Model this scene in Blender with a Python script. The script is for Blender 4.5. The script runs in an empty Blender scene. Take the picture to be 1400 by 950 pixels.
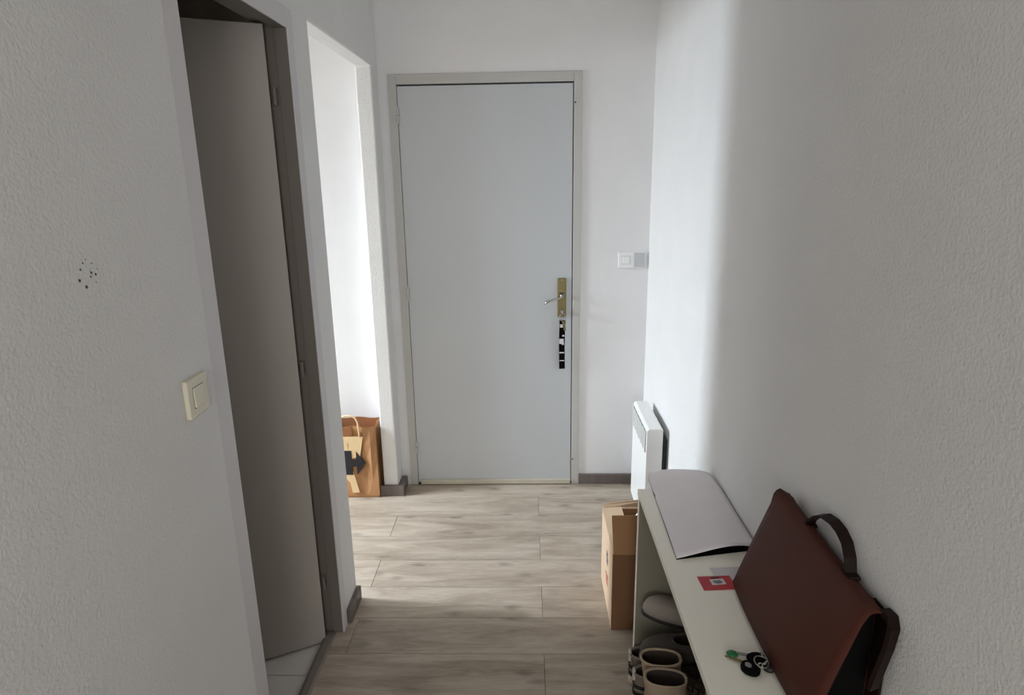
import bpy, bmesh, math, random
from mathutils import Vector, Matrix, Euler
random.seed(7)
S = bpy.context.scene
C = S.collection

# ------------------------------------------------------------------ camera
F_PX, YAW, PITCH, ROLL, CAM_H = 892.56, .0257, .2569, -.0164, 1.6215
cd = bpy.data.cameras.new('camera'); cam = bpy.data.objects.new('camera', cd); C.objects.link(cam)
cd.sensor_fit = 'HORIZONTAL'; cd.sensor_width = 36.0; cd.lens = F_PX * 36.0 / 1400.0
cd.clip_start = .02
_f = Vector((-math.sin(YAW)*math.cos(PITCH), math.cos(YAW)*math.cos(PITCH), -math.sin(PITCH)))
_r = Vector((math.cos(YAW), math.sin(YAW), 0)); _u = _r.cross(_f)
_r2 = math.cos(ROLL)*_r + math.sin(ROLL)*_u; _u2 = -math.sin(ROLL)*_r + math.cos(ROLL)*_u
cam.matrix_world = Matrix(((_r2.x, _u2.x, -_f.x, 0), (_r2.y, _u2.y, -_f.y, 0), (_r2.z, _u2.z, -_f.z, CAM_H), (0, 0, 0, 1)))
S.camera = cam

# ------------------------------------------------------------------ world, daylight through the two windows, exposure
w = bpy.data.worlds.new('world'); S.world = w; w.use_nodes = True
w.node_tree.nodes['Background'].inputs[0].default_value = (.75, .85, 1, 1)
w.node_tree.nodes['Background'].inputs[1].default_value = .6
S.view_settings.view_transform = 'Standard'; S.view_settings.look = 'None'
S.view_settings.gamma = 1.0; S.view_settings.use_curve_mapping = False
S.view_settings.exposure = 0.0

def area_light(name, loc, rot, sx, sy, power, col, spread=180):
    l = bpy.data.lights.new(name, 'AREA'); l.shape = 'RECTANGLE'; l.size = sx; l.size_y = sy
    l.energy = power; l.color = col; l.spread = math.radians(spread)
    o = bpy.data.objects.new(name, l); C.objects.link(o); o.location = loc; o.rotation_euler = rot
    return o
# window at the far end of the side passage (faces +X) and window of the room behind the camera (faces +Y)
area_light('daylight_passage', (-3.60, 2.60, 1.68), (0, math.radians(-37), 0), 1.30, .48, 170, (.80, .90, 1.0), 140)
area_light('daylight_room', (-.05, -2.53, 1.53), (math.radians(90), 0, 0), 1.1, 1.2, 37.5, (1.0, .995, .97))
S.cycles.max_bounces = 7; S.cycles.diffuse_bounces = 5; S.cycles.glossy_bounces = 3; S.cycles.caustics_reflective = False; S.cycles.caustics_refractive = False

# ------------------------------------------------------------------ helpers
XL, XR, YD = -.692, .601, 3.256      # left wall face, right wall face, end wall face
XLI = -.767                          # back face of the left partition
ZC = 2.52
YB = -2.6

def tag(o, label=None, cat=None, group=None, kind=None):
    if label: o['label'] = label
    if cat: o['category'] = cat
    if group: o['group'] = group
    if kind: o['kind'] = kind
    return o
def empty(name, loc, rot=(0, 0, 0)):
    o = bpy.data.objects.new(name, None); o.empty_display_size = .05
    C.objects.link(o); o.location = loc; o.rotation_euler = rot
    return o
def obj(name, bm, mat, parent=None, local=False, smooth=False, origin=None):
    """link a bmesh built in world coordinates (or in the parent's, when local) as one mesh object"""
    bmesh.ops.recalc_face_normals(bm, faces=bm.faces)
    off = Vector((0, 0, 0))
    if not local:
        if parent is not None:
            q = parent
            while q is not None: off += q.location; q = q.parent
        elif origin is not None: off = Vector(origin)
        bmesh.ops.translate(bm, verts=bm.verts, vec=-off)
    me = bpy.data.meshes.new(name); bm.to_mesh(me); bm.free()
    if smooth:
        for p in me.polygons: p.use_smooth = True
    o = bpy.data.objects.new(name, me); C.objects.link(o)
    if mat: me.materials.append(mat)
    if parent is not None: o.parent = parent
    elif origin is not None: o.location = origin
    return o
def B(): return bmesh.new()
def box(bm, x0, x1, y0, y1, z0, z1, bev=0, seg=2, mat=None):
    vs = [bm.verts.new((x, y, z)) for z in (z0, z1) for y in (y0, y1) for x in (x0, x1)]
    fs = [bm.faces.new([vs[i] for i in q]) for q in ((0,2,3,1),(4,5,7,6),(0,1,5,4),(1,3,7,5),(3,2,6,7),(2,0,4,6))]
    if mat is not None: bmesh.ops.transform(bm, matrix=mat, verts=vs)
    if bev:
        es = list({e for f in fs for e in f.edges})
        bmesh.ops.bevel(bm, geom=es, offset=bev, segments=seg, profile=.5, affect='EDGES')
    return bm
def bxo(name, dims, mat, parent=None, bev=0, seg=2, local=False, smooth=False):
    return obj(name, box(B(), *dims, bev, seg), mat, parent, local, smooth)
def prism(bm, pts, axis, a, b):
    """extrude a polygon of 2-D points along axis 0/1/2 from a to b"""
    def P(p, t):
        return ((t, p[0], p[1]), (p[0], t, p[1]), (p[0], p[1], t))[axis]
    va = [bm.verts.new(P(p, a)) for p in pts]; vb = [bm.verts.new(P(p, b)) for p in pts]
    bm.faces.new(va); bm.faces.new(vb[::-1])
    n = len(pts)
    for i in range(n): bm.faces.new((va[i], vb[i], vb[(i+1) % n], va[(i+1) % n]))
    return bm
def loft(bm, rings, cap0=True, cap1=True, closed=True):
    vr = [[bm.verts.new(p) for p in r] for r in rings]
    n = len(rings[0])
    for a, b in zip(vr, vr[1:]):
        for i in range(n if closed else n-1):
            bm.faces.new((a[i], a[(i+1) % n], b[(i+1) % n], b[i]))
    if cap0: bm.faces.new(vr[0][::-1])
    if cap1: bm.faces.new(vr[-1])
    return vr
def tube(bm, pts, r, n=8, flat=None):
    """a round (or flat = (half width, half thickness, width direction)) tube along points"""
    pts = [Vector(p) for p in pts]; rings = []
    ref = Vector((0, 0, 1))
    for i, p in enumerate(pts):
        t = (pts[min(i+1, len(pts)-1)] - pts[max(i-1, 0)]).normalized()
        if flat:
            wdir = Vector(flat[2]); wdir = (wdir - t*wdir.dot(t)).normalized(); nd = t.cross(wdir)
            rings.append([p + wdir*flat[0]*a + nd*flat[1]*b for a, b in ((-1,-1),(1,-1),(1,1),(-1,1))])
        else:
            q = ref if abs(t.dot(ref)) < .95 else Vector((1, 0, 0))
            s = t.cross(q).normalized(); u = s.cross(t)
            rings.append([p + (s*math.cos(2*math.pi*k/n) + u*math.sin(2*math.pi*k/n))*r for k in range(n)])
    loft(bm, rings)
    return bm
def cyl(bm, c, r, h, axis='Z', n=24):
    c = Vector(c); d = {'X': Vector((1,0,0)), 'Y': Vector((0,1,0)), 'Z': Vector((0,0,1))}[axis]
    return tube(bm, [c - d*h/2, c + d*h/2], r, n)
def torus(bm, c, R, r, M=Matrix.Identity(3), n=24, m=8):
    rings = []
    for i in range(n):
        a = 2*math.pi*i/n
        rings.append([Vector(c) + M @ Vector(((R + r*math.cos(b))*math.cos(a), (R + r*math.cos(b))*math.sin(a), r*math.sin(b))) for b in [2*math.pi*k/m for k in range(m)]])
    vr = [[bm.verts.new(p) for p in q] for q in rings]
    for i in range(n):
        a, b = vr[i], vr[(i+1) % n]
        for k in range(m): bm.faces.new((a[k], b[k], b[(k+1) % m], a[(k+1) % m]))
    return bm
def copy_tree(o, parent=None):
    c = o.copy(); C.objects.link(c); c.parent = parent
    for ch in o.children: copy_tree(ch, c)
    return c

# ------------------------------------------------------------------ materials (all procedural)
def lin(r, g, b):
    f = lambda v: (v/255/12.92 if v/255 <= .04045 else ((v/255+.055)/1.055)**2.4)
    return (f(r), f(g), f(b), 1)
def mat_base(name, col, rough=.6, metal=0):
    m = bpy.data.materials.new(name); m.use_nodes = True
    b = m.node_tree.nodes['Principled BSDF']
    b.inputs['Base Color'].default_value = col; b.inputs['Roughness'].default_value = rough; b.inputs['Metallic'].default_value = metal
    return m, m.node_tree, b
def N(nt, typ, **kw):
    n = nt.nodes.new(typ)
    for k, v in kw.items():
        if k in n.inputs: n.inputs[k].default_value = v
        else: setattr(n, k, v)
    return n
def surf(name, col, rough=.6, metal=0, var=.06, vscale=6, bump=0, bscale=60, bdist=.002, stretch=None, rand=False, detail=3):
    """colour varied by noise, fine relief by bump"""
    m, nt, b = mat_base(name, col, rough, metal)
    tc = N(nt, 'ShaderNodeTexCoord'); src = tc.outputs['Object']
    if stretch:
        mp = N(nt, 'ShaderNodeMapping'); mp.inputs['Scale'].default_value = stretch
        nt.links.new(src, mp.inputs['Vector']); src = mp.outputs['Vector']
    if var:
        n = N(nt, 'ShaderNodeTexNoise', Scale=vscale, Detail=4.0); nt.links.new(src, n.inputs['Vector'])
        mx = N(nt, 'ShaderNodeMix', data_type='RGBA')
        mx.inputs[6].default_value = tuple(c*(1-var) for c in col[:3]) + (1,)
        mx.inputs[7].default_value = tuple(min(1, c*(1+var)) for c in col[:3]) + (1,)
        nt.links.new(n.outputs['Fac'], mx.inputs[0]); nt.links.new(mx.outputs[2], b.inputs['Base Color'])
    if bump:
        n2 = N(nt, 'ShaderNodeTexNoise', Scale=bscale, Detail=float(detail)); nt.links.new(src, n2.inputs['Vector'])
        bp = N(nt, 'ShaderNodeBump', Strength=bump, Distance=bdist)
        nt.links.new(n2.outputs['Fac'], bp.inputs['Height']); nt.links.new(bp.outputs['Normal'], b.inputs['Normal'])
    return m
def plaster(name, col, strength=.35):
    """sprayed white plaster: small blobs over larger unevenness"""
    m, nt, b = mat_base(name, col, .85)
    tc = N(nt, 'ShaderNodeTexCoord')
    n1 = N(nt, 'ShaderNodeTexNoise', Scale=180.0, Detail=3.0, Roughness=.6)
    n2 = N(nt, 'ShaderNodeTexVoronoi', Scale=150.0); n2.feature = 'SMOOTH_F1'
    n3 = N(nt, 'ShaderNodeTexNoise', Scale=5.0, Detail=3.0)
    for n in (n1, n2, n3): nt.links.new(tc.outputs['Object'], n.inputs['Vector'])
    a = N(nt, 'ShaderNodeMath', operation='MULTIPLY'); a.inputs[1].default_value = .9; nt.links.new(n1.outputs['Fac'], a.inputs[0])
    s = N(nt, 'ShaderNodeMath', operation='SUBTRACT'); nt.links.new(a.outputs[0], s.inputs[0])
    v = N(nt, 'ShaderNodeMath', operation='MULTIPLY'); v.inputs[1].default_value = .45; nt.links.new(n2.outputs['Distance'], v.inputs[0])
    nt.links.new(v.outputs[0], s.inputs[1])
    l = N(nt, 'ShaderNodeMath', operation='MULTIPLY_ADD'); l.inputs[1].default_value = .9
    nt.links.new(n3.outputs['Fac'], l.inputs[0]); nt.links.new(s.outputs[0], l.inputs[2])
    bp = N(nt, 'ShaderNodeBump', Strength=strength, Distance=.004)
    nt.links.new(l.outputs[0], bp.inputs['Height']); nt.links.new(bp.outputs['Normal'], b.inputs['Normal'])
    mx = N(nt, 'ShaderNodeMix', data_type='RGBA')
    mx.inputs[6].default_value = tuple(c*.95 for c in col[:3]) + (1,); mx.inputs[7].default_value = tuple(min(1, c*1.04) for c in col[:3]) + (1,)
    nt.links.new(n3.outputs['Fac'], mx.inputs[0]); nt.links.new(mx.outputs[2], b.inputs['Base Color'])
    return m
def wood_planks(name, dark, mid, light, rough=.45, gscale=1.0):
    m, nt, b = mat_base(name, mid, rough)
    tc = N(nt, 'ShaderNodeTexCoord'); oi = N(nt, 'ShaderNodeObjectInfo')
    mul = N(nt, 'ShaderNodeMath', operation='MULTIPLY'); mul.inputs[1].default_value = 43.0
    nt.links.new(oi.outputs['Random'], mul.inputs[0])
    cmb = N(nt, 'ShaderNodeCombineXYZ'); nt.links.new(mul.outputs[0], cmb.inputs[0]); nt.links.new(mul.outputs[0], cmb.inputs[2])
    add = N(nt, 'ShaderNodeVectorMath', operation='ADD'); nt.links.new(tc.outputs['Object'], add.inputs[0]); nt.links.new(cmb.outputs[0], add.inputs[1])
    def noise(sx, sy, detail, rgh, dist=0):
        mp = N(nt, 'ShaderNodeMapping'); mp.inputs['Scale'].default_value = (sx*gscale, sy*gscale, 1)
        nt.links.new(add.outputs[0], mp.inputs['Vector'])
        n = N(nt, 'ShaderNodeTexNoise', Scale=1.0, Detail=float(detail), Roughness=rgh, Distortion=float(dist))
        nt.links.new(mp.outputs[0], n.inputs['Vector']); return n.outputs['Fac']
    big = noise(2.0, 13, 6, .62, 1.0); fine = noise(16, 150, 4, .65, .4); blot = noise(3.0, 7.0, 3, .5, .3)
    cr = N(nt, 'ShaderNodeValToRGB'); e = cr.color_ramp.elements
    e[0].position = .34; e[0].color = dark; e[1].position = .72; e[1].color = light
    k = cr.color_ramp.elements.new(.53); k.color = mid
    m1 = N(nt, 'ShaderNodeMath', operation='MULTIPLY_ADD'); m1.inputs[1].default_value = .28; nt.links.new(fine, m1.inputs[0])
    m2 = N(nt, 'ShaderNodeMath', operation='MULTIPLY_ADD'); m2.inputs[1].default_value = .60; nt.links.new(big, m2.inputs[0]); nt.links.new(m2.outputs[0], m1.inputs[2])
    m3 = N(nt, 'ShaderNodeMath', operation='MULTIPLY'); m3.inputs[1].default_value = .18; nt.links.new(blot, m3.inputs[0]); nt.links.new(m3.outputs[0], m2.inputs[2])
    nt.links.new(m1.outputs[0], cr.inputs[0])
    # knots: sparse stretched voronoi cells
    mp = N(nt, 'ShaderNodeMapping'); mp.inputs['Scale'].default_value = (2.6*gscale, 6.5*gscale, 1); nt.links.new(add.outputs[0], mp.inputs['Vector'])
    vo = N(nt, 'ShaderNodeTexVoronoi', Scale=1.0, Randomness=1.0); vo.voronoi_dimensions = '2D'; nt.links.new(mp.outputs[0], vo.inputs['Vector'])
    wob = noise(14, 45, 2, .6)
    sb = N(nt, 'ShaderNodeMath', operation='MULTIPLY_ADD'); sb.inputs[1].default_value = .16; nt.links.new(wob, sb.inputs[0]); nt.links.new(vo.outputs['Distance'], sb.inputs[2])
    kr = N(nt, 'ShaderNodeValToRGB'); kr.color_ramp.elements[0].position = .10; kr.color_ramp.elements[0].color = (.55, .55, .55, 1)
    kr.color_ramp.elements[1].position = .20; kr.color_ramp.elements[1].color = (1, 1, 1, 1)
    nt.links.new(sb.outputs[0], kr.inputs[0])
    mx = N(nt, 'ShaderNodeMix', data_type='RGBA', blend_type='MULTIPLY'); mx.inputs[0].default_value = .8
    nt.links.new(cr.outputs[0], mx.inputs[6]); nt.links.new(kr.outputs[0], mx.inputs[7])
    # plank to plank tone
    rg = N(nt, 'ShaderNodeMapRange'); rg.inputs[3].default_value = .93; rg.inputs[4].default_value = 1.05; nt.links.new(oi.outputs['Random'], rg.inputs[0])
    vm = N(nt, 'ShaderNodeVectorMath', operation='SCALE'); nt.links.new(mx.outputs[2], vm.inputs[0]); nt.links.new(rg.outputs[0], vm.inputs[3])
    nt.links.new(vm.outputs[0], b.inputs['Base Color'])
    bp = N(nt, 'ShaderNodeBump', Strength=.15, Distance=.001); nt.links.new(m1.outputs[0], bp.inputs['Height']); nt.links.new(bp.outputs['Normal'], b.inputs['Normal'])
    return m

M = {}
M['wall'] = plaster('white_sprayed_plaster', lin(224, 223, 222), .46)
M['wall_end'] = plaster('white_painted_plaster', lin(226, 225, 226), .16)
M['ceiling'] = surf('ceiling_paint', lin(228, 227, 224), .9, var=.02)
M['bath_wall'] = surf('bathroom_wall_paint', lin(222, 215, 204), .8, var=.04)
M['room_wall'] = surf('greige_wall_paint', lin(180, 172, 160), .8, var=.04)
M['plank'] = wood_planks('grey_oak_laminate', lin(126, 112, 96), lin(166, 152, 136), lin(194, 182, 167), .5)
M['subfloor'] = surf('dark_joint', lin(70, 60, 50), .9, var=.05)
M['base'] = wood_planks('grey_brown_skirting', lin(80, 70, 66), lin(104, 94, 90), lin(122, 112, 108), .5, 2.0)
M['tile'] = surf('beige_floor_tile', lin(226, 220, 214), .35, var=.04, vscale=14)
M['grout'] = surf('tile_grout', lin(88, 82, 76), .9, var=.05)
M['door'] = surf('grey_white_door_paint', lin(190, 193, 196), .5, var=.03, vscale=2.5, bump=.05, bscale=40, bdist=.001)
M['frame'] = surf('grey_white_frame_paint', lin(186, 184, 180), .5, var=.03, vscale=8)
M['bath_door'] = surf('taupe_door_paint', lin(178, 171, 164), .5, var=.03, vscale=3)
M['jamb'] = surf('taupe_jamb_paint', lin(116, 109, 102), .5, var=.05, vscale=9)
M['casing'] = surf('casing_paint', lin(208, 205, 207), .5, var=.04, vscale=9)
M['strip'] = surf('worn_sill_strip', lin(190, 184, 168), .6, var=.18, vscale=14)
M['threshold'] = surf('threshold_strip', lin(120, 110, 104), .45, var=.12, vscale=20, stretch=(4, 1, 1))
M['dark'] = surf('dark_gap', lin(30, 28, 26), .9, var=.05)
M['chip'] = surf('chipped_plaster', lin(84, 80, 76), .9, var=.1)
M['brass'] = surf('worn_brass', lin(128, 116, 78), .5, .6, var=.2, vscale=30)
M['steel'] = surf('steel', lin(165, 163, 158), .35, .9, var=.1, vscale=30)
M['white_plastic'] = surf('white_plastic', lin(232, 232, 232), .35, var=.01)
M['cream_plastic'] = surf('cream_plastic', lin(222, 216, 196), .4, var=.02)
M['grey_plastic'] = surf('grey_plastic', lin(188, 190, 194), .4, var=.02)
M['heater'] = surf('white_enamel', lin(238, 238, 236), .3, var=.01)
M['heater_dark'] = surf('heater_inside', lin(58, 59, 60), .6, var=.05)
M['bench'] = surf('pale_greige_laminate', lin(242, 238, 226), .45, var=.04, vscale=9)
M['bench_shaded'] = surf('shade_toned_laminate', lin(142, 138, 122), .5, var=.05, vscale=6)  # shade under the bench put into the board colour
M['leather'] = surf('dark_brown_leather', lin(74, 36, 25), .58, var=.12, vscale=7, bump=.12, bscale=160, bdist=.0008)
M['leather'].node_tree.nodes['Principled BSDF'].inputs['Specular IOR Level'].default_value = .22
M['leather_dark'] = surf('black_brown_leather', lin(34, 22, 19), .5, var=.1, vscale=9, bump=.1, bscale=160, bdist=.0008)
M['black'] = surf('black_fabric', lin(9, 8, 8), .9, var=.1, vscale=30)
for _k in ('black', 'leather_dark'): M[_k].node_tree.nodes['Principled BSDF'].inputs['Specular IOR Level'].default_value = .12
M['grey_paper'] = surf('lilac_grey_paper', lin(234, 228, 231), .7, var=.04, vscale=12, bump=.12, bscale=14, bdist=.003)
M['red_card'] = surf('red_card', lin(176, 22, 38), .4, var=.05)
M['white_card'] = surf('white_card', lin(205, 200, 204), .5, var=.02)
M['ink'] = surf('black_ink', lin(28, 26, 32), .6, var=.05)
M['kraft'] = surf('brown_kraft_paper', lin(178, 132, 90), .75, var=.08, vscale=9, bump=.15, bscale=20, bdist=.002)
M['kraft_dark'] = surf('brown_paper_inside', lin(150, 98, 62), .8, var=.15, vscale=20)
M['cream_print'] = surf('cream_print', lin(232, 204, 158), .7, var=.1, vscale=30, stretch=(6, 1, 1))
M['card_board'] = surf('brown_cardboard', lin(164, 122, 84), .8, var=.06, vscale=7, bump=.08, bscale=30, bdist=.001)
M['card_shaded'] = surf('shaded_brown_cardboard', lin(128, 92, 64), .8, var=.08, vscale=7, bump=.08, bscale=30, bdist=.001)  # shade on the box front put into the cardboard colour
M['card_light'] = surf('pale_cardboard_print', lin(206, 178, 148), .75, var=.09, vscale=16)
M['blue_print'] = surf('slate_blue_print', lin(78, 84, 96), .7, var=.2, vscale=60)
M['red_print'] = surf('faded_red_print', lin(178, 84, 80), .7, var=.2, vscale=60)
M['felt'] = surf('grey_felt', lin(160, 150, 142), .95, var=.12, vscale=30, bump=.3, bscale=220, bdist=.001)
M['felt_dark'] = surf('dark_grey_felt', lin(92, 84, 79), .95, var=.15, vscale=30, bump=.3, bscale=220, bdist=.001)
M['suede'] = surf('beige_suede', lin(168, 150, 128), .9, var=.1, vscale=25, bump=.2, bscale=200, bdist=.001)
M['lining'] = surf('dark_brown_lining', lin(70, 58, 52), .95, var=.1, vscale=30)
M['sneaker'] = surf('grey_knit', lin(128, 116, 106), .9, var=.1, vscale=40, bump=.25, bscale=250, bdist=.001)
M['rubber'] = surf('off_white_rubber', lin(196, 188, 174), .6, var=.08, vscale=30)
M['black_rubber'] = surf('black_rubber', lin(24, 22, 22), .6, var=.1, vscale=30)
M['green'] = surf('green_plastic', lin(30, 112, 62), .4, var=.08)
M['white_paper'] = surf('white_paper', lin(232, 228, 236), .7, var=.02)
gm, gnt, gb = mat_base('window_glass', (1, 1, 1, 1), .02); gb.inputs['Transmission Weight'].default_value = 1.0; gb.inputs['IOR'].default_value = 1.1
M['glass'] = gm

# ------------------------------------------------------------------ the setting: walls
bm = B()
prism(bm, [(YB, -.02), (1.361, -.02), (1.361, 2.088), (2.072, 2.088), (2.072, -.02), (2.257, -.02), (2.257, 2.111), (3.132, 2.111),
           (3.132, -.02), (YD, -.02), (YD, ZC), (YB, ZC)], 0, XLI, XL)
wl = tag(obj('wall_left', bm, M['wall']), 'white sprayed plaster partition with a door and an open passage', kind='structure')
mod = wl.modifiers.new('rounded_arris', 'BEVEL'); mod.width = .007; mod.segments = 3; mod.limit_method = 'ANGLE'; mod.angle_limit = math.radians(40)
# drilled and chipped holes in the plaster
for dy, dz, r in ((-.02, .012, .0022), (-.012, .021, .0018), (-.026, -.004, .0032), (-.013, -.016, .0034), (.004, .004, .0026), (.001, -.002, .0020), (.014, .000, .0026), (.009, .018, .0014), (-.004, .026, .0013), (.012, -.012, .0012), (.020, .008, .0011)):
    bm = B(); c = (XL + .0002, 1.013+dy, 1.48+dz)
    r *= .8
    ring = [bm.verts.new((c[0]+.0004, c[1] + r*(1+.3*math.sin(3*k))*math.cos(k*math.pi/4), c[2] + r*(1+.3*math.cos(2*k))*math.sin(k*math.pi/4))) for k in range(8)]
    mid = [bm.verts.new((c[0]-.0006, v.co.y, v.co.z)) for v in ring]
    for k in range(8): bm.faces.new((ring[k], ring[(k+1) % 8], mid[(k+1) % 8], mid[k]))
    bm.faces.new(ring)
    obj('screw_hole', bm, M['chip'], wl)

bm = B()
prism(bm, [(-4.1, -.02), (-.645, -.02), (-.645, 2.088), (.265, 2.088), (.265, -.02), (XR, -.02), (XR, ZC), (-4.1, ZC)], 1, YD, YD+.12)
tag(obj('wall_end', bm, M['wall_end']), 'white plaster end wall around the grey front door', kind='structure')
bm = box(B(), XR, XR+.1, YB-.1, YD+.12, -.02, ZC)
wr = tag(obj('wall_right', bm, M['wall']), 'long white sprayed plaster wall above the bench', kind='structure')
bm = B()   # room end behind the camera, window opening in it
for d in ((XLI-.0, XR, YB-.1, YB, -.02, .90), (XLI, XR, YB-.1, YB, 2.16, ZC), (XLI, -.68, YB-.1, YB, .90, 2.16), (.56, XR, YB-.1, YB, .90, 2.16)): box(bm, *d)
tag(obj('wall_back', bm, M['wall']), kind='structure')
bm = box(B(), -4.1, XLI, 2.185, 2.250, -.02, ZC)
tag(obj('wall_passage', bm, M['room_wall']), kind='structure')
bm = B()   # outer wall of the passage, with a tall window opening
for d in ((-4.1, -4.0, 2.25, YD, -.02, .95), (-4.1, -4.0, 2.25, YD, 2.30, ZC), (-4.1, -4.0, 2.25, 2.33, .95, 2.30), (-4.1, -4.0, 2.87, YD, .95, 2.30)): box(bm, *d)
tag(obj('wall_outer', bm, M['room_wall']), kind='structure')
bm = B()   # the small dark bathroom
box(bm, -2.5, -2.4, .55, 2.185, -.05, ZC); box(bm, -2.5, XLI, .45, .55, -.05, ZC)
tag(obj('wall_bathroom', bm, M['bath_wall']), kind='structure')
bm = box(B(), -4.1, XR+.1, YB-.1, YD+.12, ZC, ZC+.08)
tag(obj('ceiling', bm, M['ceiling']), kind='structure')

# windows
def window(name, plane, a0, a1, z0, z1, at, bars_z, bars_a):
    e = empty(name, (0, 0, 0)); e['kind'] = 'structure'
    bm = B(); t = .045
    def bb(p0, p1, q0, q1, d0=-.03, d1=.03):
        if plane == 'X': box(bm, at+d0, at+d1, p0, p1, q0, q1)
        else: box(bm, p0, p1, at+d0, at+d1, q0, q1)
    bb(a0, a0+t, z0, z1); bb(a1-t, a1, z0, z1); bb(a0+t, a1-t, z0, z0+t); bb(a0+t, a1-t, z1-t, z1)
    for z in bars_z: bb(a0+t, a1-t, z-.02, z+.02, -.02, .02)
    for a in bars_a: bb(a-.025, a+.025, z0+t, z1-t, -.025, .025)
    obj('window_frame', bm, M['white_plastic'], e)
    bm = B()
    bb(a0+t, a1-t, z0+t, z1-t, -.003, .003)
    obj('pane', bm, M['glass'], e)
window('window_1', 'X', 2.33, 2.87, .95, 2.30, -4.05, (), ())
window('window_2', 'Y', -.68, .56, .90, 2.16, YB-.05, (), (-.06,))

# ------------------------------------------------------------------ floor: subfloor slab and separate laminate planks
fbm = box(B(), -.757, XR+.02, YB-.1, YD+.05, -.06, -.0095); box(fbm, -4.1, -.757, 2.185, YD+.05, -.06, -.0095)
fl = tag(obj('floor', fbm, M['subfloor']), 'light grey oak laminate plank floor of the hallway', kind='structure')
PW, P0, PL = .1934, 3.1023, 1.392
mesh_cache = {}
def plank(x0, x1, y0, y1):
    key = (round(x1-x0, 3), round(y1-y0, 3))
    cx, cy = (x0+x1)/2, (y0+y1)/2
    if key not in mesh_cache:
        hx, hy = (x1-x0)/2 - .0006, (y1-y0)/2 - .0005
        bm = B()
        t = .0011
        lo = [bm.verts.new(v) for v in ((-hx,-hy,-.009), (hx,-hy,-.009), (hx,hy,-.009), (-hx,hy,-.009))]
        md = [bm.verts.new((v.co.x, v.co.y, -t)) for v in lo]
        hi = [bm.verts.new((v.co.x - math.copysign(t, v.co.x), v.co.y - math.copysign(t, v.co.y), 0)) for v in lo]
        for a, b in ((lo, md), (md, hi)):
            for i in range(4): bm.faces.new((a[i], a[(i+1) % 4], b[(i+1) % 4], b[i]))
        bm.faces.new(hi); bm.faces.new(lo[::-1])
        bmesh.ops.recalc_face_normals(bm, faces=bm.faces)
        me = bpy.data.meshes.new('plank'); bm.to_mesh(me); bm.free(); me.materials.append(M['plank']); mesh_cache[key] = me
    o = bpy.data.objects.new('plank', mesh_cache[key]); C.objects.link(o); o.location = (cx, cy, 0); o.parent = fl
row = -1
while True:
    y1 = P0 - PW*row; y0 = y1 - PW
    if y1 < YB: break
    j = .045 if row % 2 == 0 else -.655
    if row == -1: y1 = min(y1, YD - .002)
    xmin = -4.0 if y0 > 2.25 - PW*.5 else -.735
    xmin = -.735 if y1 < 2.3 else -4.0
    xs = [j + PL*k for k in range(-5, 4)]
    for a, b in zip(xs, xs[1:]):
        a2, b2 = max(a, xmin), min(b, XR)
        if b2 - a2 > .02: plank(a2, b2, max(y0, YB), y1)
    row += 1

# bathroom tiles
fb = tag(obj('floor_bathroom', box(B(), -2.4, -.757, .55, 2.185, -.06, -.0255), M['grout']), 'beige tiled bathroom floor behind the open door', kind='structure')
tile_me = None
for iy in range(-4, 2):
    for ix in range(6):
        x1 = -.757 - .30*ix; x0 = x1 - .30; y0 = 1.862 + .30*iy; y1 = y0 + .30
        y0c, y1c, x0c = max(y0, .56), min(y1, 2.18), max(x0, -2.39)
        if y1c - y0c < .03 or x1 - x0c < .03: continue
        bm = box(B(), x0c+.0015, x1-.0015, y0c+.0015, y1c-.0015, -.0255, -.021, .0008, 1)
        obj('tile', bm, M['tile'], fb, origin=None)

# skirting boards
def skirting(name, d):
    return tag(obj(name, box(B(), *d, .0025, 2), M['base']), kind='structure')
HB = .058
skirting('baseboard_end', (.265, XR, YD-.014, YD, 0, HB))
sk = B(); box(sk, XL, XL+.018, 2.104, 2.257, 0, HB, .0025)
tag(obj('baseboard_left', sk, M['base']), 'grey brown skirting on the short pier between the openings', kind='structure')
sk = B()
prism(sk, [(XLI-.016, 3.114), (XL+.030, 3.114), (XL+.030, YD-.02), (XL+.001, YD-.02), (XL+.001, 3.1315), (XLI-.016, 3.1315)], 2, 0, HB)
tag(obj('baseboard_corner', sk, M['base']), 'grey brown skirting wrapped around the wall stub by the front door', kind='structure')
skirting('baseboard_right', (XR-.012, XR, 1.9, YD-.014, 0, HB))
skirting('baseboard_passage', (-4.0, -1.1, YD-.014, YD, 0, HB))

# threshold strip between laminate and tiles
bm = B(); prism(bm, [(-.757, -.02), (-.757, .003), (-.748, .006), (-.727, .005), (-.719, .001), (-.719, -.02)], 1, 1.422, 2.050)
tag(obj('threshold_strip', bm, M['threshold']), 'brown metal threshold strip in the bathroom doorway', 'threshold')

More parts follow.
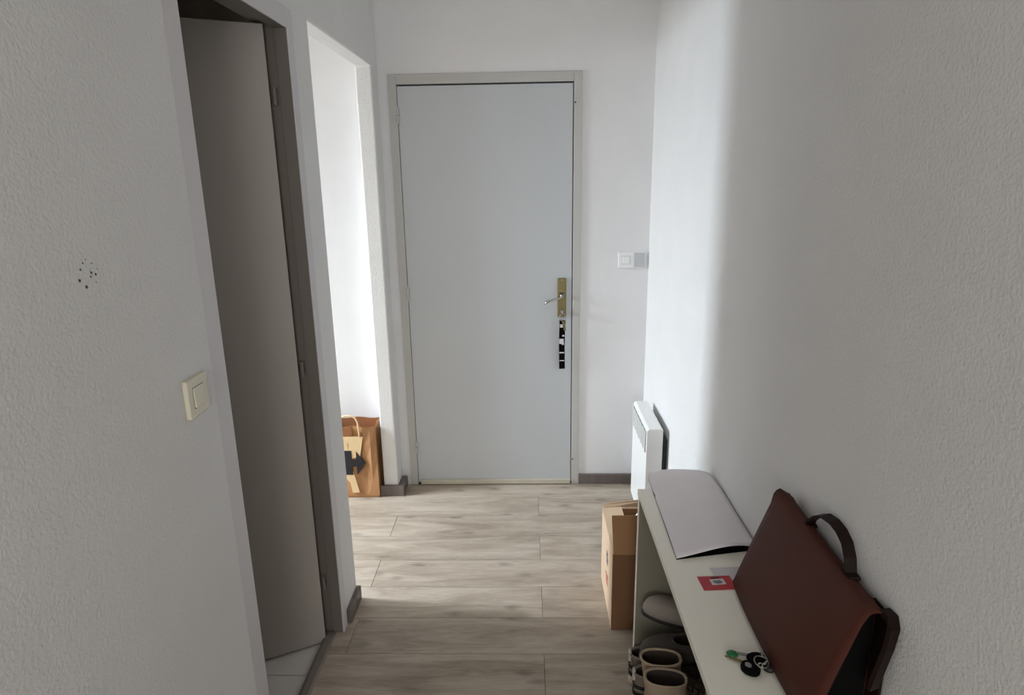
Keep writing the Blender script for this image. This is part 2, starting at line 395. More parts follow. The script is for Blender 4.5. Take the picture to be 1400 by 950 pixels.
# ------------------------------------------------------------------ front door (door_1)
d1 = empty('door_1', (-.19, YD, 0)); tag(d1, 'closed grey white front door with brass lock plate', kind='structure')
bm = B()
FX0, FX1, LX0, LX1, LZ = -.645, .265, -.6065, .2255, 2.041
yf = YD - .008
for d in ((FX0, LX0, yf, YD+.06, 0, 2.088), (LX1, FX1, yf, YD+.06, 0, 2.088), (LX0, LX1, yf, YD+.06, LZ+.002, 2.088)): box(bm, *d, .002, 2)
obj('door_frame', bm, M['frame'], d1)
bxo('door_stop', (LX0, LX1, YD+.045, YD+.06, 0, LZ), M['dark'], d1)
leaf = bxo('door_leaf', (LX0+.002, LX1-.0045, YD-.002, YD+.04, .010, LZ-.0055), M['door'], d1, .0015)
bxo('sill_strip', (LX0+.016, LX1-.006, YD-.016, YD-.002, .004, .030), M['strip'], d1, .002)
for hz in (1.906, 1.050, .221):
    bm = B(); cyl(bm, (LX0+.001, YD-.010, hz+.017), .0065, .031, 'Z', 12); cyl(bm, (LX0+.001, YD-.010, hz-.017), .0065, .031, 'Z', 12)
    cyl(bm, (LX0+.001, YD-.010, hz+.036), .004, .006, 'Z', 10); cyl(bm, (LX0+.001, YD-.010, hz-.036), .004, .006, 'Z', 10)
    obj('hinge', bm, M['frame'], d1, smooth=False)
# brass plate with lever, keyhole cylinder and key
lp = bxo('lock_plate', (.150, .194, YD-.009, YD-.002, .925, 1.123), M['brass'], d1, .003)
bm = B(); cyl(bm, (.172, YD-.020, 1.036), .010, .024, 'Y', 16)
tube(bm, [(.172, YD-.030, 1.036), (.172, YD-.050, 1.036), (.160, YD-.056, 1.033), (.125, YD-.056, 1.021), (.098, YD-.055, 1.011), (.083, YD-.052, 1.004)], .0055, 10)
obj('lever', bm, M['steel'], lp, smooth=True)
bxo('latch_slot', (.160, .184, YD-.0105, YD-.0085, 1.046, 1.050), M['dark'], lp)
bm = B(); cyl(bm, (.172, YD-.012, .958), .0085, .014, 'Y', 16); box(bm, .1685, .1755, YD-.017, YD-.006, .942, .958)
obj('lock_cylinder', bm, M['steel'], lp)
for (x, z) in ((.172, 1.113), (.172, .932)):
    obj('screw', cyl(B(), (x, YD-.0095, z), .0032, .002, 'Y', 10), M['steel'], lp)
for z in (1.95, .145):
    obj('plug', cyl(B(), (LX1+.006, YD-.0085, z), .004, .003, 'Y', 10), M['dark'], d1)

# bunch of keys left in the lock
kb = empty('key_bunch', (.172, YD-.03, .66)); tag(kb, 'bunch of keys on a black and white strap hanging from the front door lock', 'keys')
bm = B(); box(bm, .1665, .1775, YD-.040, YD-.0195, .949, .967, .001); cyl(bm, (.172, YD-.046, .958), .0125, .003, 'X', 16)
obj('key', bm, M['steel'], kb)
for k, (dx, z, r) in enumerate(((0, .936, .015), (.006, .920, .012))):
    obj('ring', torus(B(), (.172+dx, YD-.044, z), r, .0016, Euler((math.radians(90), math.radians(20*k), math.radians(25))).to_matrix(), 20, 6), M['steel'], kb, smooth=True)
for k, (dx, z, a) in enumerate(((-.009, .905, .1), (.010, .897, -.12))):
    mt = Matrix.Translation((.172+dx, YD-.040-.004*k, z)) @ Matrix.Rotation(a, 4, 'Y')
    bm = B(); box(bm, -.0055, .0055, -.0012, .0012, -.034, .0, .0006, 1, mt); cyl2 = [mt @ Vector((.010*math.cos(t), 0, .010*math.sin(t)+.006)) for t in [2*math.pi*i/12 for i in range(12)]]
    loft(bm, [[v + Vector((0, -.0015, 0)) for v in cyl2], [v + Vector((0, .0015, 0)) for v in cyl2]])
    obj('key', bm, M['brass'] if k else M['steel'], kb)
st = None
bm = B(); pth = [(.174, YD-.042, .915), (.172, YD-.037, .85), (.171, YD-.030, .78), (.172, YD-.026, .72), (.173, YD-.024, .657)]
tube(bm, pth, 0, flat=(.0145, .0025, (1, .12, 0)))
st = obj('strap', bm, M['black'], kb)
for z, hh, x, hw in ((.888, .008, .168, .007), (.806, .013, .169, .011), (.792, .005, .176, .006), (.745, .003, .171, .012), (.702, .0022, .172, .012), (.836, .004, .178, .005)):
    yy = YD - .030 - .012*max(0, (z-.78)/.1) - .0035 - (.002 if z > .8 else -.003 if z < .73 else 0)
    obj('strap_print', box(B(), x-hw, x+hw, yy-.0035, yy+.0015, z-hh, z+hh, .0008, 1), M['white_card'], st)

# ------------------------------------------------------------------ bathroom door (door_2), standing open
d2 = empty('door_2', (-.72, 1.72, 0)); tag(d2, 'open taupe bathroom door in a painted casing', kind='structure')
XF = XL + .0022
bm = B()
box(bm, XL-.004, XL-.0012, 1.355, 1.421, -.015, 2.087)         # near face
box(bm, XL-.003, XF, 2.053, 2.100, -.002, 2.105, .0015, 1)        # far face
box(bm, XL-.003, XF, 1.421, 2.053, 2.047, 2.105, .0015, 1)        # head face
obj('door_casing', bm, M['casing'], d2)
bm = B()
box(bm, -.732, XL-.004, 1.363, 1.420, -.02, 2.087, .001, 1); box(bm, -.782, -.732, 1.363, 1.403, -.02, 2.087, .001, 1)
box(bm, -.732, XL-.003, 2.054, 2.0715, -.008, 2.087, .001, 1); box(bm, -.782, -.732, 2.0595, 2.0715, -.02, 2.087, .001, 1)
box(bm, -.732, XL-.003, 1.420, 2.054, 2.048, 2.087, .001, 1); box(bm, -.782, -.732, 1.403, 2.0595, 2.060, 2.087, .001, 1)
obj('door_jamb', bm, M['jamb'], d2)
ang = math.atan2(-.46, -.888)
mt = Matrix.Translation((-.747, 2.020, 0)) @ Matrix.Rotation(ang, 4, 'Z')
bm = box(B(), .002, .63, -.038, 0, -.012, 2.053, .0015, 1, mt)
lf2 = obj('door_leaf', bm, M['bath_door'], d2)
for hz in (1.86, 1.02, .22):
    obj('hinge', cyl(B(), (-.741, 2.036, hz), .0055, .05, 'Z', 12), M['jamb'], d2)
# lever on the hidden part of the leaf
bm = B()
for sy in (.014,):
    q = [mt @ Vector(v) for v in ((.57, 0, 1.03), (.57, .045, 1.03), (.55, .05, 1.03), (.46, .05, 1.03))]
    tube(bm, q, .008, 10)
obj('lever', bm, M['steel'], lf2, smooth=True)

# ------------------------------------------------------------------ light switches
sw = empty('light_switch', (XL, 1.265, 1.194)); tag(sw, 'cream square light switch beside the bathroom doorway', 'light switch')
bxo('plate', (XL, XL+.011, 1.2245, 1.3055, 1.153, 1.234), M['cream_plastic'], sw, .0025, 3)
bxo('rocker_gap', (XL+.0105, XL+.0116, 1.2435, 1.2865, 1.1715, 1.2155), M['dark'], sw)
mt = Matrix.Translation((XL+.0122, 1.2638, 1.1942)) @ Matrix.Rotation(math.radians(-2.4), 4, 'Y')
obj('rocker', box(B(), -.002, .0022, -.0203, .0203, -.0208, .0208, .0012, 2, mt), M['cream_plastic'], sw)

sw = empty('light_switch', (.517, YD, 1.21)); tag(sw, 'white double switch plate on the end wall right of the front door', 'light switch')
bxo('plate', (.4495, .5855, YD-.010, YD, 1.170, 1.250), M['white_plastic'], sw, .0025, 3)
bxo('rocker_gap', (.467, .509, YD-.0108, YD-.0095, 1.189, 1.231), M['grey_plastic'], sw)
bxo('rocker', (.4695, .5065, YD-.0135, YD-.010, 1.1915, 1.2285), M['white_plastic'], sw, .0015, 2)
bxo('blank_cover', (.526, .582, YD-.0118, YD-.0095, 1.1745, 1.2455), M['grey_plastic'], sw, .001, 1)

# ------------------------------------------------------------------ wall heater
HX0, HX1, HY0, HY1, HZ0, HZ1 = .504, .574, 2.622, 2.985, .085, .565
ht = empty('wall_heater', (.54, (HY0+HY1)/2, HZ0)); tag(ht, 'white electric convector heater on the wall past the bench', 'heater')
bm = B(); prism(bm, [(HX0, HZ0+.006), (HX0+.006, HZ0), (HX1, HZ0), (HX1, HZ1-.006), (HX1-.006, HZ1), (HX0+.010, HZ1), (HX0, HZ1-.010)], 1, HY0, HY1)
hb = obj('body', bm, M['heater'], ht)
mod = hb.modifiers.new('soft_edges', 'BEVEL'); mod.width = .003; mod.segments = 2; mod.limit_method = 'ANGLE'; mod.angle_limit = math.radians(60)
gr = bxo('outlet_recess', (HX0-.0012, HX0+.002, HY0+.014, HY1-.014, .452, .547), M['heater_dark'], ht)
for k in range(10):
    z = .4565 + k*.0092
    obj('louvre', box(B(), HX0-.0045, HX0-.0008, HY0+.014, HY1-.014, z, z+.0034), M['heater'], gr)
for k in range(7):
    y = HY0+.014 + k*(HY1-HY0-.028-.007)/6
    obj('mullion', box(B(), HX0-.005, HX0-.0008, y, y+.007, .452, .547), M['heater'], gr)
bxo('wall_bracket', (HX1, XR, HY0+.035, HY1-.035, .13, .50), M['heater_dark'], ht)

# ------------------------------------------------------------------ shoe bench
BX0, BX1, BY0, BY1, BZ = .3395, XR-.001, .70, 1.880, .664
bn = empty('shoe_bench', (.47, 1.29, 0)); tag(bn, 'pale greige open bench along the right wall with shoes beneath', 'bench')
bxo('bench_top', (BX0, BX1, BY0, BY1, BZ-.019, BZ), M['bench'], bn, .0012, 2)
pn = bxo('end_panel', (BX0+.004, BX1, BY1-.018, BY1-.001, 0, BZ-.019), M['bench_shaded'], bn)
bxo('edge_band', (BX0+.002, BX0+.004, BY1-.018, BY1-.001, 0, BZ-.019), M['bench'], pn)  # front edge keeps the unshaded bench colour
pn = bxo('end_panel', (BX0+.004, BX1, BY0+.001, BY0+.018, 0, BZ-.019), M['bench_shaded'], bn)
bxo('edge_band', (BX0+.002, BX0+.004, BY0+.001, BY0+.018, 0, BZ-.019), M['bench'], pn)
bxo('light_blocking_board', (BX0+.012, BX1, 1.09, 1.107, 0, BZ-.019), M['bench_shaded'], bn)  # added board, keeps light from behind out of the far shoe bay
bxo('back_panel', (BX1-.006, BX1, BY0+.018, BY1-.018, .02, BZ-.019), M['bench_shaded'], bn)

# ------------------------------------------------------------------ things on the bench
# grey paper sleeve with a black underside
ps = empty('paper_sleeve', (.49, 1.75, BZ)); tag(ps, 'lilac grey paper sleeve with black underside lying on the bench', 'sleeve')
def sleeve_pt(u, v, inset=0):
    # u across (0 left .. 1 wall), v along (0 near .. 1 far)
    yn = 1.488 + .045*u; yf = 2.005
    y = yn + (yf - yn)*v
    xl = .3745 + .012*v; xr = .597 - .002*v
    r = max(0, (y - (yf - .06))/.06)
    cut = 1 - math.sqrt(max(0, 1 - min(1, r)**2))
    xl += .055*cut; xr -= .030*cut
    return xl + (xr-xl)*u, y
def sheet(bm, zf, nu=16, nv=24, thick=.0012):
    top = [[None]*(nu+1) for _ in range(nv+1)]; bot = [[None]*(nu+1) for _ in range(nv+1)]
    for j in range(nv+1):
        for i in range(nu+1):
            u, v = i/nu, j/nv; x, y = sleeve_pt(u, v); z = zf(u, v)
            top[j][i] = bm.verts.new((x, y, z)); bot[j][i] = bm.verts.new((x, y, z-thick))
    for j in range(nv):
        for i in range(nu):
            bm.faces.new((top[j][i], top[j][i+1], top[j+1][i+1], top[j+1][i])); bm.faces.new((bot[j][i], bot[j+1][i], bot[j+1][i+1], bot[j][i+1]))
    edge = [(0, i) for i in range(nu)] + [(j, nu) for j in range(nv)] + [(nv, i) for i in range(nu, 0, -1)] + [(j, 0) for j in range(nv, 0, -1)]
    for k in range(len(edge)):
        a, b = edge[k], edge[(k+1) % len(edge)]
        bm.faces.new((top[a[0]][a[1]], bot[a[0]][a[1]], bot[b[0]][b[1]], top[b[0]][b[1]]))
zt = lambda u, v: BZ + .0045 + .004*math.sin(math.pi*min(1, u))*(1-.7*v) + .010*math.sin(math.pi*u**1.8)*(1-v)**3 + .003*(1-v)*u + .002*math.sin(7*v+3*u)
bm = B(); sheet(bm, zt); obj('top_sheet', bm, M['grey_paper'], ps, smooth=True)
bm = B(); sheet(bm, lambda u, v: BZ + .0026, thick=.0024); obj('underside', bm, M['black'], ps)

# red card on a white card
def flat_card(name, cx, cy, z, wx, wy, t, rot, mat, parent=None):
    mt = Matrix.Translation((cx, cy, z)) @ Matrix.Rotation(rot, 4, 'Z')
    return obj(name, box(B(), -wx/2, wx/2, -wy/2, wy/2, 0, t, 0, 1, mt), mat, parent)
wc = empty('white_card', (.495, 1.428, BZ)); tag(wc, 'white card partly under the red card and the leather bag', 'card')
flat_card('card_sheet', .492, 1.426, BZ, .086, .055, .0008, .06, M['white_card'], wc)
rc = empty('red_card', (.449, 1.388, BZ)); tag(rc, 'small red card with a white printed patch lying on the bench', 'card')
flat_card('card_sheet', .449, 1.388, BZ+.0009, .080, .054, .0008, .06, M['red_card'], rc)
pt = flat_card('white_patch', .452, 1.391, BZ+.0018, .034, .022, .0003, .12, M['white_card'], rc)
for k, (dx, dy, wx) in enumerate(((-.001, .004, .020), (.000, -.001, .022), (.001, -.005, .016))):
    flat_card('print_line', .452+dx, 1.391+dy, BZ+.0022, wx, .0026, .0002, .12, M['ink'], pt)
flat_card('print_mark', .449, 1.408, BZ+.0018, .022, .005, .0003, .12, M['ink'], rc)

# car keys
ck = empty('car_keys', (.44, 1.115, BZ)); tag(ck, 'bunch of car keys with black fobs and a green key cover on the bench', 'keys')
def fob(cx, cy, z, rx, ry, h, rot, mat):
    bm = B(); rings = []
    for k, (s, zz) in enumerate(((.82, 0), (1, .3), (1, .7), (.80, 1))):
        rings.append([Matrix.Translation((cx, cy, z)) @ Matrix.Rotation(rot, 4, 'Z') @ Vector((rx*s*math.cos(t)*(1+.12*math.cos(2*t)), ry*s*math.sin(t), h*zz)) for t in [2*math.pi*i/20 for i in range(20)]])
    loft(bm, rings); return bm
f1 = obj('key_fob', fob(.434, 1.099, BZ+.001, .017, .021, .012, .3, M['black']), M['black'], ck, smooth=True)
obj('fob_badge', fob(.430, 1.101, BZ+.0128, .0058, .0075, .0012, .3, M['steel']), M['steel'], f1)
f2 = obj('key_fob', fob(.456, 1.124, BZ+.001, .019, .016, .013, -.3, M['black']), M['black'], ck, smooth=True)
obj('key_fob', fob(.470, 1.103, BZ+.001, .010, .014, .011, .5, M['black']), M['black_rubber'], ck, smooth=True)
def keyblade(x0, y0, x1, y1, z, wdt, mat, nm='key_blade'):
    d = Vector((x1-x0, y1-y0, 0)); L = d.length; a = math.atan2(d.y, d.x)
    mt = Matrix.Translation((x0, y0, z)) @ Matrix.Rotation(a, 4, 'Z')
    bm = B(); pts = [(0, -wdt), (L*.9, -wdt), (L, -wdt*.2), (L*.95, wdt*.5), (L*.8, wdt*.3), (L*.72, wdt), (L*.6, wdt*.5), (L*.5, wdt), (L*.3, wdt*.6), (L*.2, wdt), (0, wdt)]
    prism(bm, pts, 2, 0, .002); bmesh.ops.transform(bm, matrix=mt, verts=bm.verts)
    return obj(nm, bm, mat, ck)
keyblade(.432, 1.115, .394, 1.136, BZ+.004, .0032, M['brass'])
keyblade(.446, 1.132, .418, 1.139, BZ+.008, .0040, M['steel'])
gk = obj('key_cover', fob(.411, 1.141, BZ+.0035, .011, .0095, .0055, -.2, M['green']), M['green'], ck, smooth=True)
obj('key_ring', torus(B(), (.458, 1.108, BZ+.0145), .014, .0014, Euler((.18, .1, 0)).to_matrix(), 24, 6), M['steel'], ck, smooth=True)
for k, (x, y) in enumerate(((.466, 1.128), (.472, 1.118), (.468, 1.108), (.461, 1.101), (.452, 1.097))):
    obj('chain_link', torus(B(), (x, y, BZ+.0155+.0008*(k % 2)), .0042, .0012, Euler((.5*(k % 2), .9-.4*(k % 2), k)).to_matrix(), 12, 6), M['steel'], ck, smooth=True)

# dark brown leather satchel leaning on the wall
sb_ = empty('satchel', (.53, 1.155, BZ)); tag(sb_, 'dark brown leather satchel leaning on the wall on the bench', 'bag')
def satchel_section(y, s):
    """closed XZ outline at depth y; s 0 far .. 1 near"""
    e = math.sin(math.pi*min(1, max(0, s)))**.5
    zb = BZ + .002
    top = .906 + .010*(1-e) if s < .5 else .904 + .004*(1-e)
    fb_ = .478 + .010*(1-e) if 0 < s < 1 else .486
    bl = .013*e
    P = [(fb_+.010, zb), (fb_, zb+.012)]
    for t in (.2, .4, .6, .8, .93):
        P.append((fb_ + (.557-fb_)*t - bl*math.sin(math.pi*t), zb+.012 + (top-zb-.014)*t))
    P += [(.560, top-.002), (.566, top+.004), (.576, top+.007), (.589, top+.003), (.594, top-.012)]
    for t in (.75, .5, .25): P.append((.594 + .002*t*0, zb+.012 + (top-zb-.02)*t))
    P += [(.592, zb+.010), (.584, zb)]
    return [(x, y, z) for x, z in P]
bm = B(); YS0, YS1 = 1.342, .948
rings = []
for k in range(19):
    s = k/18; y = YS0 + (YS1+.034-YS0)*s
    rings.append(satchel_section(y, s))
# far end is skewed: the lower corner reaches further along the bench than the top
for r in rings:
    for i, (x, y, z) in enumerate(r):
        t = (z-BZ)/.245; r[i] = (x, y + .022*(1-t)*max(0, (y-1.15)/.19) , z)
loft(bm, rings)
body = obj('body', bm, M['leather'], sb_, smooth=True)
mod = body.modifiers.new('edge', 'BEVEL'); mod.width = .003; mod.segments = 2; mod.limit_method = 'ANGLE'; mod.angle_limit = math.radians(50)
# front flap: a second skin folded over the top, its near and lower edge standing proud
bm = B(); nu, nv = 20, 12; g = []
for j in range(nv+1):
    rw = []
    for i in range(nu+1):
        s = i/nu; y = YS0+.010 + (YS1-.006-(YS0+.010))*s
        sec = satchel_section(y, min(1, max(0.001, s)))
        path = sec[1:12]                      # low front .. over the top .. back
        t = j/nv*(len(path)-1); a = int(min(t, len(path)-2)); fr = t-a
        p = Vector(path[a]).lerp(Vector(path[a+1]), fr)
        tt = (p.z-BZ)/.245
        p.y += .022*(1-tt)*max(0, (p.y-1.15)/.19)
        p += Vector((-.0045, 0, .0025 if j > nv*.6 else 0))
        if i == 0 and j > nv*.55 and j < nv*.8: p += Vector((-.001, .006, .006))
        rw.append(p)
    g.append(rw)
vt = [[bm.verts.new(p) for p in r] for r in g]
for j in range(nv):
    for i in range(nu): bm.faces.new((vt[j][i], vt[j][i+1], vt[j+1][i+1], vt[j+1][i]))
flap = obj('flap', bm, M['leather'], sb_, smooth=True)
sm = flap.modifiers.new('thickness', 'SOLIDIFY'); sm.thickness = .003; sm.offset = 0
# carrying handle on the top edge
bm = B()
hp = [(.580, 1.232, .912), (.581, 1.225, .925), (.583, 1.205, .946), (.584, 1.175, .963), (.584, 1.140, .970), (.584, 1.110, .968), (.584, 1.085, .958), (.583, 1.066, .938), (.581, 1.055, .914), (.580, 1.052, .905)]
pts = []
V = [Vector(p) for p in hp]
for a, b in zip(V, V[1:]): pts += [a.lerp(b, k/3) for k in range(3)]
pts.append(V[-1])
tube(bm, pts, 0, flat=(.0105, .0022, (1, 0, .25)))
obj('handle', bm, M['leather_dark'], sb_, smooth=False)
for y in (1.232, 1.052):
    obj('handle_tab', box(B(), .567, .592, y-.015, y+.015, .910, .9165, .002, 2), M['leather_dark'], sb_)
# near end: gusset and a hanging strap end
bm = B(); prism(bm, [(.562, .898), (.588, .898), (.588, .672), (.492, .672)], 1, YS1+.029, YS1+.0335)
obj('gusset', bm, M['black'], sb_)
bxo('back_panel', (.5935, .5985, YS1-.004, YS1+.05, .668, .905), M['leather_dark'], sb_, .001, 1)
bm = B(); tube(bm, [(.588, YS1+.005, .912), (.590, YS1-.014, .914), (.589, YS1-.026, .900), (.586, YS1-.024, .86), (.582, YS1-.018, .82), (.578, YS1-.014, .786), (.577, YS1-.012, .772)], 0, flat=(.010, .004, (1, .4, 0)))
obj('strap_end', bm, M['leather_dark'], sb_)

# ------------------------------------------------------------------ cardboard box on the floor beyond the bench
cb = empty('cardboard_box', (.43, 2.235, 0)); tag(cb, 'brown cardboard box with one flap standing up on the floor behind the bench', 'box')
X0, X1, Y0, Y1, Z1 = .294, .575, 2.067, 2.400, .312
t = .004
bxo('front_side', (X0, X1, Y0, Y0+t, .001, Z1), M['card_shaded'], cb)
bxo('back_side', (X0, X1, Y1-t, Y1, .001, Z1), M['card_board'], cb)
ls = bxo('printed_side', (X0, X0+t, Y0+t, Y1-t, .001, Z1), M['card_light'], cb)
bxo('wall_side', (X1-t, X1, Y0+t, Y1-t, .001, Z1), M['card_board'], cb)
bxo('bottom', (X0+t, X1-t, Y0+t, Y1-t, .001, .005), M['card_board'], cb)
def flap_o(name, pts4, mat, th=.004):
    bm = B(); v = [Vector(p) for p in pts4]; n = (v[1]-v[0]).cross(v[3]-v[0]).normalized()*th
    a = [bm.verts.new(p) for p in v]; b = [bm.verts.new(p+n) for p in v]
    bm.faces.new(a); bm.faces.new(b[::-1])
    for i in range(4): bm.faces.new((a[i], b[i], b[(i+1) % 4], a[(i+1) % 4]))
    return obj(name, bm, mat, cb)
flap_o('flap', [(X0+.002, Y0, Z1+.001), (X1-.002, Y0, Z1+.001), (X1-.004, Y0+.026, .453), (X0-.004, Y0+.026, .453)], M['card_board'])
flap_o('flap', [(X0, Y0+.006, Z1+.001), (X0+.078, Y0+.006, Z1+.004), (X0+.076, Y1-.004, Z1+.008), (X0, Y1-.004, Z1+.001)], M['card_light'], .003)
flap_o('flap', [(X1-.002, Y1-.004, Z1+.001), (X1+.012, Y1-.006, Z1+.12), (X1+.012, Y0+.012, Z1+.12), (X1-.002, Y0+.010, Z1+.001)], M['card_board'], .003)
flap_o('flap', [(X1-.01, Y1-.002, Z1+.001), (X0+.01, Y1-.002, Z1+.001), (X0+.004, Y1+.012, Z1+.016), (X1-.004, Y1+.004, Z1+.05)], M['card_light'])
# printed marks on the side that faces the hall
for k in range(6):
    y = 2.215 + .014*math.cos(k*1.05); z = .205 + .022*math.sin(k*1.05)
    obj('print_mark', box(B(), X0-.0006, X0+.001, y-.010, y+.010, z-.007, z+.007), M['blue_print'], ls)
for k, (y, z, a, b_) in enumerate(((2.215, .128, .022, .005), (2.23, .115, .006, .018), (2.20, .112, .016, .004), (2.215, .098, .024, .004), (2.245, .122, .010, .004), (2.19, .135, .006, .010))):
    obj('print_mark', box(B(), X0-.0006, X0+.001, y-a, y+a, z-b_, z+b_), M['red_print'], ls)
# white paper pushed into the box
wp = empty('white_paper', (.43, 2.28, .02)); tag(wp, 'crumpled white paper sticking out of the cardboard box', 'paper')
bm = B(); rr = random.Random(3)
rings = []
for k, (z, r) in enumerate(((.012, .05), (.12, .054), (.25, .050), (.315, .040), (.338, .024), (.350, .008))):
    rings.append([(.428 + r*.72*math.cos(a)*(1+.2*rr.random()), 2.27 + r*1.5*math.sin(a)*(1+.2*rr.random()), z + .012*rr.random()) for a in [2*math.pi*i/11 for i in range(11)]])
loft(bm, rings); obj('crumple', bm, M['white_paper'], wp)

# ------------------------------------------------------------------ paper carrier bag in the passage
pb = empty('paper_bag', (-.90, 3.17, 0)); tag(pb, 'brown paper carrier bag with a black arrow print behind the wall stub', 'bag')
PX0, PX1, PY0, PY1, PZ = -1.075, -.786, 3.100, 3.236, .398
def bag_ring(z, inset=0.0, crumple=0.0):
    n = 10; out = []
    rr = random.Random(int(z*1000))
    pts = []
    for i in range(n+1): pts.append((PX0 + (PX1-PX0)*i/n, PY0 + crumple*.01*math.sin(i*1.7+z*9)))
    for i in range(1, 6): pts.append((PX1 - (.012 if i == 3 else .004)*min(1, z/.15), PY0 + (PY1-PY0)*i/5))
    for i in range(1, n+1): pts.append((PX1 - (PX1-PX0)*i/n, PY1))
    for i in range(1, 5): pts.append((PX0 + (.012 if i == 3 else .004)*min(1, z/.15), PY1 - (PY1-PY0)*i/5))
    cx, cy = (PX0+PX1)/2, (PY0+PY1)/2
    return [(cx + (x-cx)*(1-inset), cy + (y-cy)*(1-inset), z + (.004*math.sin(x*40) if z > .36 else 0)) for x, y in pts]
bm = B()
rings = [bag_ring(.001, .03), bag_ring(.012, 0), bag_ring(.10, 0, .3), bag_ring(.2, 0, .6), bag_ring(.30, .005, .8), bag_ring(.385, .01, .5), bag_ring(PZ, .012, .4)]
loft(bm, rings, True, False)
obj('bag_body', bm, M['kraft'], pb)
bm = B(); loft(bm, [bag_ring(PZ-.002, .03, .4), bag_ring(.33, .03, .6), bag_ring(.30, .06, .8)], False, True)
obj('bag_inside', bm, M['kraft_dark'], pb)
yp = PY0 - .0065
def prn(name, pts, mat, dy=0): return obj(name, prism(B(), pts, 1, yp-dy, yp+.004-dy), mat, pb)
prn('cream_print', [(-.960, .345), (-.850, .345), (-.872, .235), (-.960, .215)], M['cream_print'])
prn('cream_print', [(-.952, .165), (-.913, .150), (-.888, .032), (-.925, .030), (-.935, .090), (-.952, .110)], M['cream_print'])
prn('arrow_print', [(-.960, .268), (-.915, .268), (-.915, .217), (-.892, .217), (-.892, .266), (-.846, .197), (-.892, .132), (-.892, .180), (-.915, .180), (-.915, .134), (-.960, .134)], M['ink'], .0012)
prn('fold_band', [(-.966, .392), (-.905, .392), (-.905, .352), (-.966, .345)], M['kraft_dark'], -.0004)
bm = B()
hpts = [(-.868, yp+.002, .345), (-.868, yp-.002, .39), (-.872, yp-.001, .425), (-.884, yp, .448), (-.902, yp+.002, .457), (-.93, yp+.003, .458), (-.958, yp+.003, .448), (-.972, yp+.003, .425), (-.976, yp, .39), (-.976, yp+.002, .345)]
V = [Vector(p) for p in hpts]; pts = []
for a, b in zip(V, V[1:]): pts += [a.lerp(b, k/3) for k in range(3)]
tube(bm, pts + [V[-1]], .0042, 8)
obj('handle', bm, M['cream_print'], pb, smooth=True)

# ------------------------------------------------------------------ shoes under the bench
def outline(x0, x1, wb, wf, z, n=28):
    """shoe outline: heel at x0, toe at x1, half widths at heel and ball"""
    out = []
    for k in range(n):
        t = 2*math.pi*k/n; c, s = math.cos(t), math.sin(t)
        x = (x0+x1)/2 + (x1-x0)/2*math.copysign(abs(c)**.85, c)
        u = (x-x0)/max(1e-6, x1-x0)
        wdt = wb + (wf-wb)*min(1, max(0, u*1.5))
        out.append((x, wdt*math.copysign(abs(s)**.8, s), z))
    return out
def make_shoe(name, loc, rot, sole, upper, lining, mats, extras=None):
    r = empty(name, loc, rot)
    bm = B(); loft(bm, [outline(*q) for q in sole]); so = obj('sole', bm, mats[0], r, local=True, smooth=True)
    md = so.modifiers.new('e', 'BEVEL'); md.width = .002; md.segments = 2; md.limit_method = 'ANGLE'; md.angle_limit = math.radians(50)
    bm = B(); loft(bm, [outline(*q) for q in upper], True, False); up = obj('upper', bm, mats[1], r, local=True, smooth=True)
    bm = B(); loft(bm, [outline(*q) for q in lining], False, True); obj('lining', bm, mats[2], r, local=True, smooth=True)
    # rolled collar round the opening
    ring = [Vector(p) for p in outline(*upper[-1])]; ring2 = ring + [ring[0]]
    bm = B(); tube(bm, ring2, .0042, 8); obj('collar', bm, mats[1], r, local=True, smooth=True)
    if extras: extras(r, up)
    return r
# ankle boots (heel towards the hall, toe to the wall)
boot_sole = [(0, .236, .032, .041, 0), (-.002, .240, .034, .043, .008), (-.001, .239, .033, .042, .022)]
boot_up = [(.002, .236, .031, .040, .021), (.001, .235, .033, .041, .045), (.002, .222, .034, .040, .068), (.004, .185, .036, .038, .090), (.004, .140, .038, .037, .112), (.000, .115, .039, .037, .140), (-.006, .108, .040, .038, .180), (-.010, .106, .041, .039, .208)]
boot_in = [(-.006, .101, .037, .035, .208), (-.002, .104, .036, .034, .170), (.004, .110, .033, .032, .110), (.012, .12, .03, .03, .07)]
def boot_x(r, up):
    bm = B()
    for k in range(5):
        z = .085 + .022*k; x = .172 - .016*k
        tube(bm, [(x, -.026, z-.006), (x+.008, 0, z+.004), (x, .026, z-.006)], .0028, 6)
    obj('laces', bm, M['lining'], r, local=True, smooth=True)
s1 = make_shoe('ankle_boot', (.336, 1.650, 0), (0, 0, math.radians(-4)), boot_sole, boot_up, boot_in, (M['rubber'], M['suede'], M['lining']), boot_x)
s2 = copy_tree(s1); s2.location = (.334, 1.572, 0); s2.rotation_euler = (0, 0, math.radians(-7))
for s in (s1, s2): s.scale = (1, .9, 1.12); tag(s, 'beige suede ankle boot standing next to the striped sneakers under the bench' if s is s1 else 'beige suede ankle boot with its twin between it and the sneakers', 'shoe', 'beige ankle boots under the bench')
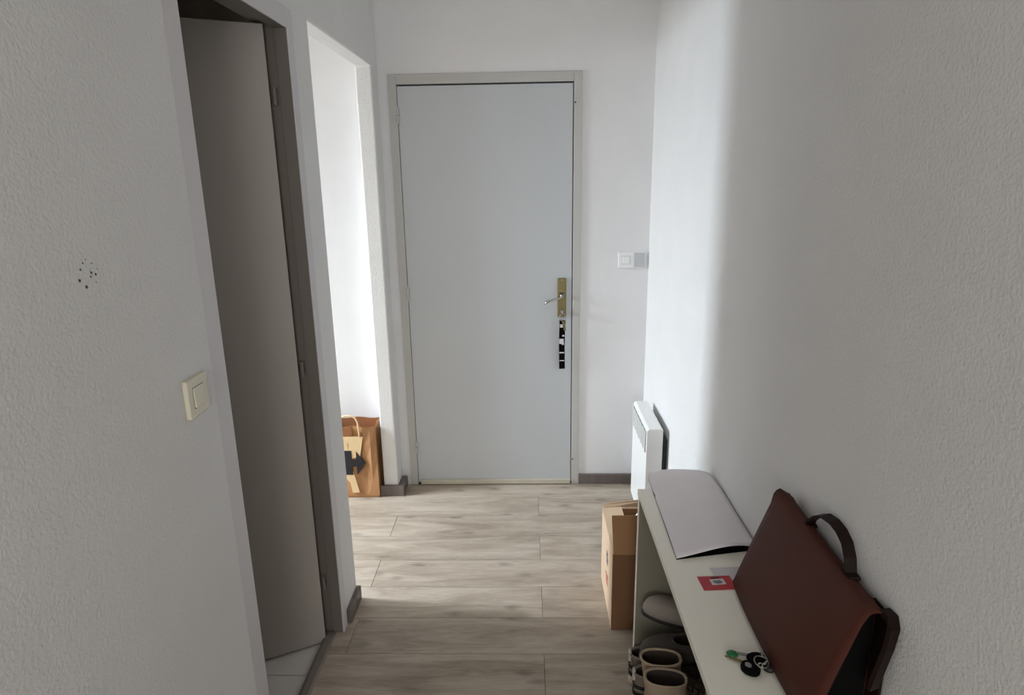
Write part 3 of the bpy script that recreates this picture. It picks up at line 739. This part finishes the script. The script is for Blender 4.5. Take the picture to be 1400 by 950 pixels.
# striped low sneakers
sn_sole = [(0, .232, .028, .037, 0), (-.003, .236, .031, .040, .006), (-.003, .236, .031, .040, .020), (-.001, .234, .029, .038, .027)]
sn_up = [(.001, .231, .028, .036, .026), (.000, .229, .030, .037, .045), (.002, .205, .030, .034, .062), (.004, .150, .030, .032, .078), (.002, .115, .030, .030, .092)]
sn_in = [(.006, .111, .026, .026, .092), (.008, .114, .025, .025, .07), (.014, .12, .022, .022, .045)]
def sn_x(r, up):
    for z0, z1, a, b in ((.0285, .040, -.0055, .060), (.052, .061, -.004, .048)):
        q = [(a if k == 0 else 0, 0, 0) for k in range(1)]
        bm = B(); rr_ = []
        prof = outline(-.0015, .230, .0315, .0385, 0, 44)
        sel = sorted([p for p in prof if p[0] < b], key=lambda p: math.atan2(p[1], p[0]-.03) % (2*math.pi))
        pa = [(x, y, z0) for x, y, _ in sel]; pb_ = [(x, y, z1) for x, y, _ in sel]
        va = [bm.verts.new(p) for p in pa]; vb = [bm.verts.new(p) for p in pb_]
        for i in range(len(va)-1): bm.faces.new((va[i], va[i+1], vb[i+1], vb[i]))
        o = obj('stripe', bm, M['black_rubber'], r, local=True)
        md = o.modifiers.new('t', 'SOLIDIFY'); md.thickness = .0022; md.offset = 1
    bm = B(); box(bm, -.004, .004, -.008, .008, .070, .102, .002); obj('heel_tab', bm, M['rubber'], r, local=True)
s3 = make_shoe('sneaker', (.322, 1.814, 0), (0, 0, math.radians(-1.5)), sn_sole, sn_up, sn_in, (M['rubber'], M['sneaker'], M['lining']), sn_x)
s4 = copy_tree(s3); s4.location = (.322, 1.731, 0); s4.rotation_euler = (0, 0, math.radians(-1.5))
for s in (s3, s4): s.scale = (1, 1, 1.2); tag(s, 'grey low sneaker with black heel stripes touching the bench end panel' if s is s3 else 'grey low sneaker with black heel stripes between its twin and the boots', 'shoe', 'grey striped sneakers under the bench')
# felt slippers piled on the sneakers
sl_sole = [(0, .235, .030, .040, 0), (-.001, .237, .032, .042, .006), (.001, .235, .031, .041, .012)]
sl_up = [(.002, .234, .030, .040, .0115), (.000, .236, .034, .044, .030), (.003, .228, .034, .043, .050), (.008, .205, .032, .038, .064), (.010, .135, .030, .032, .066)]
sl_in = [(.014, .130, .026, .028, .066), (.012, .135, .027, .030, .045), (.016, .14, .026, .029, .022)]
s5 = make_shoe('felt_slipper', (.575, 1.768, .126), (0, math.radians(-4), math.radians(183)), sl_sole, sl_up, sl_in, (M['black_rubber'], M['felt_dark'], M['lining']))
tag(s5, 'dark grey felt slipper lying across the sneakers under the bench', 'slipper')
s6 = make_shoe('felt_slipper', (.575, 1.800, .204), (math.radians(6), math.radians(-17), math.radians(180)), sl_sole, sl_up, sl_in, (M['black_rubber'], M['felt'], M['lining']))
tag(s6, 'light grey felt slipper on top of the shoe pile against the bench end panel', 'slipper')
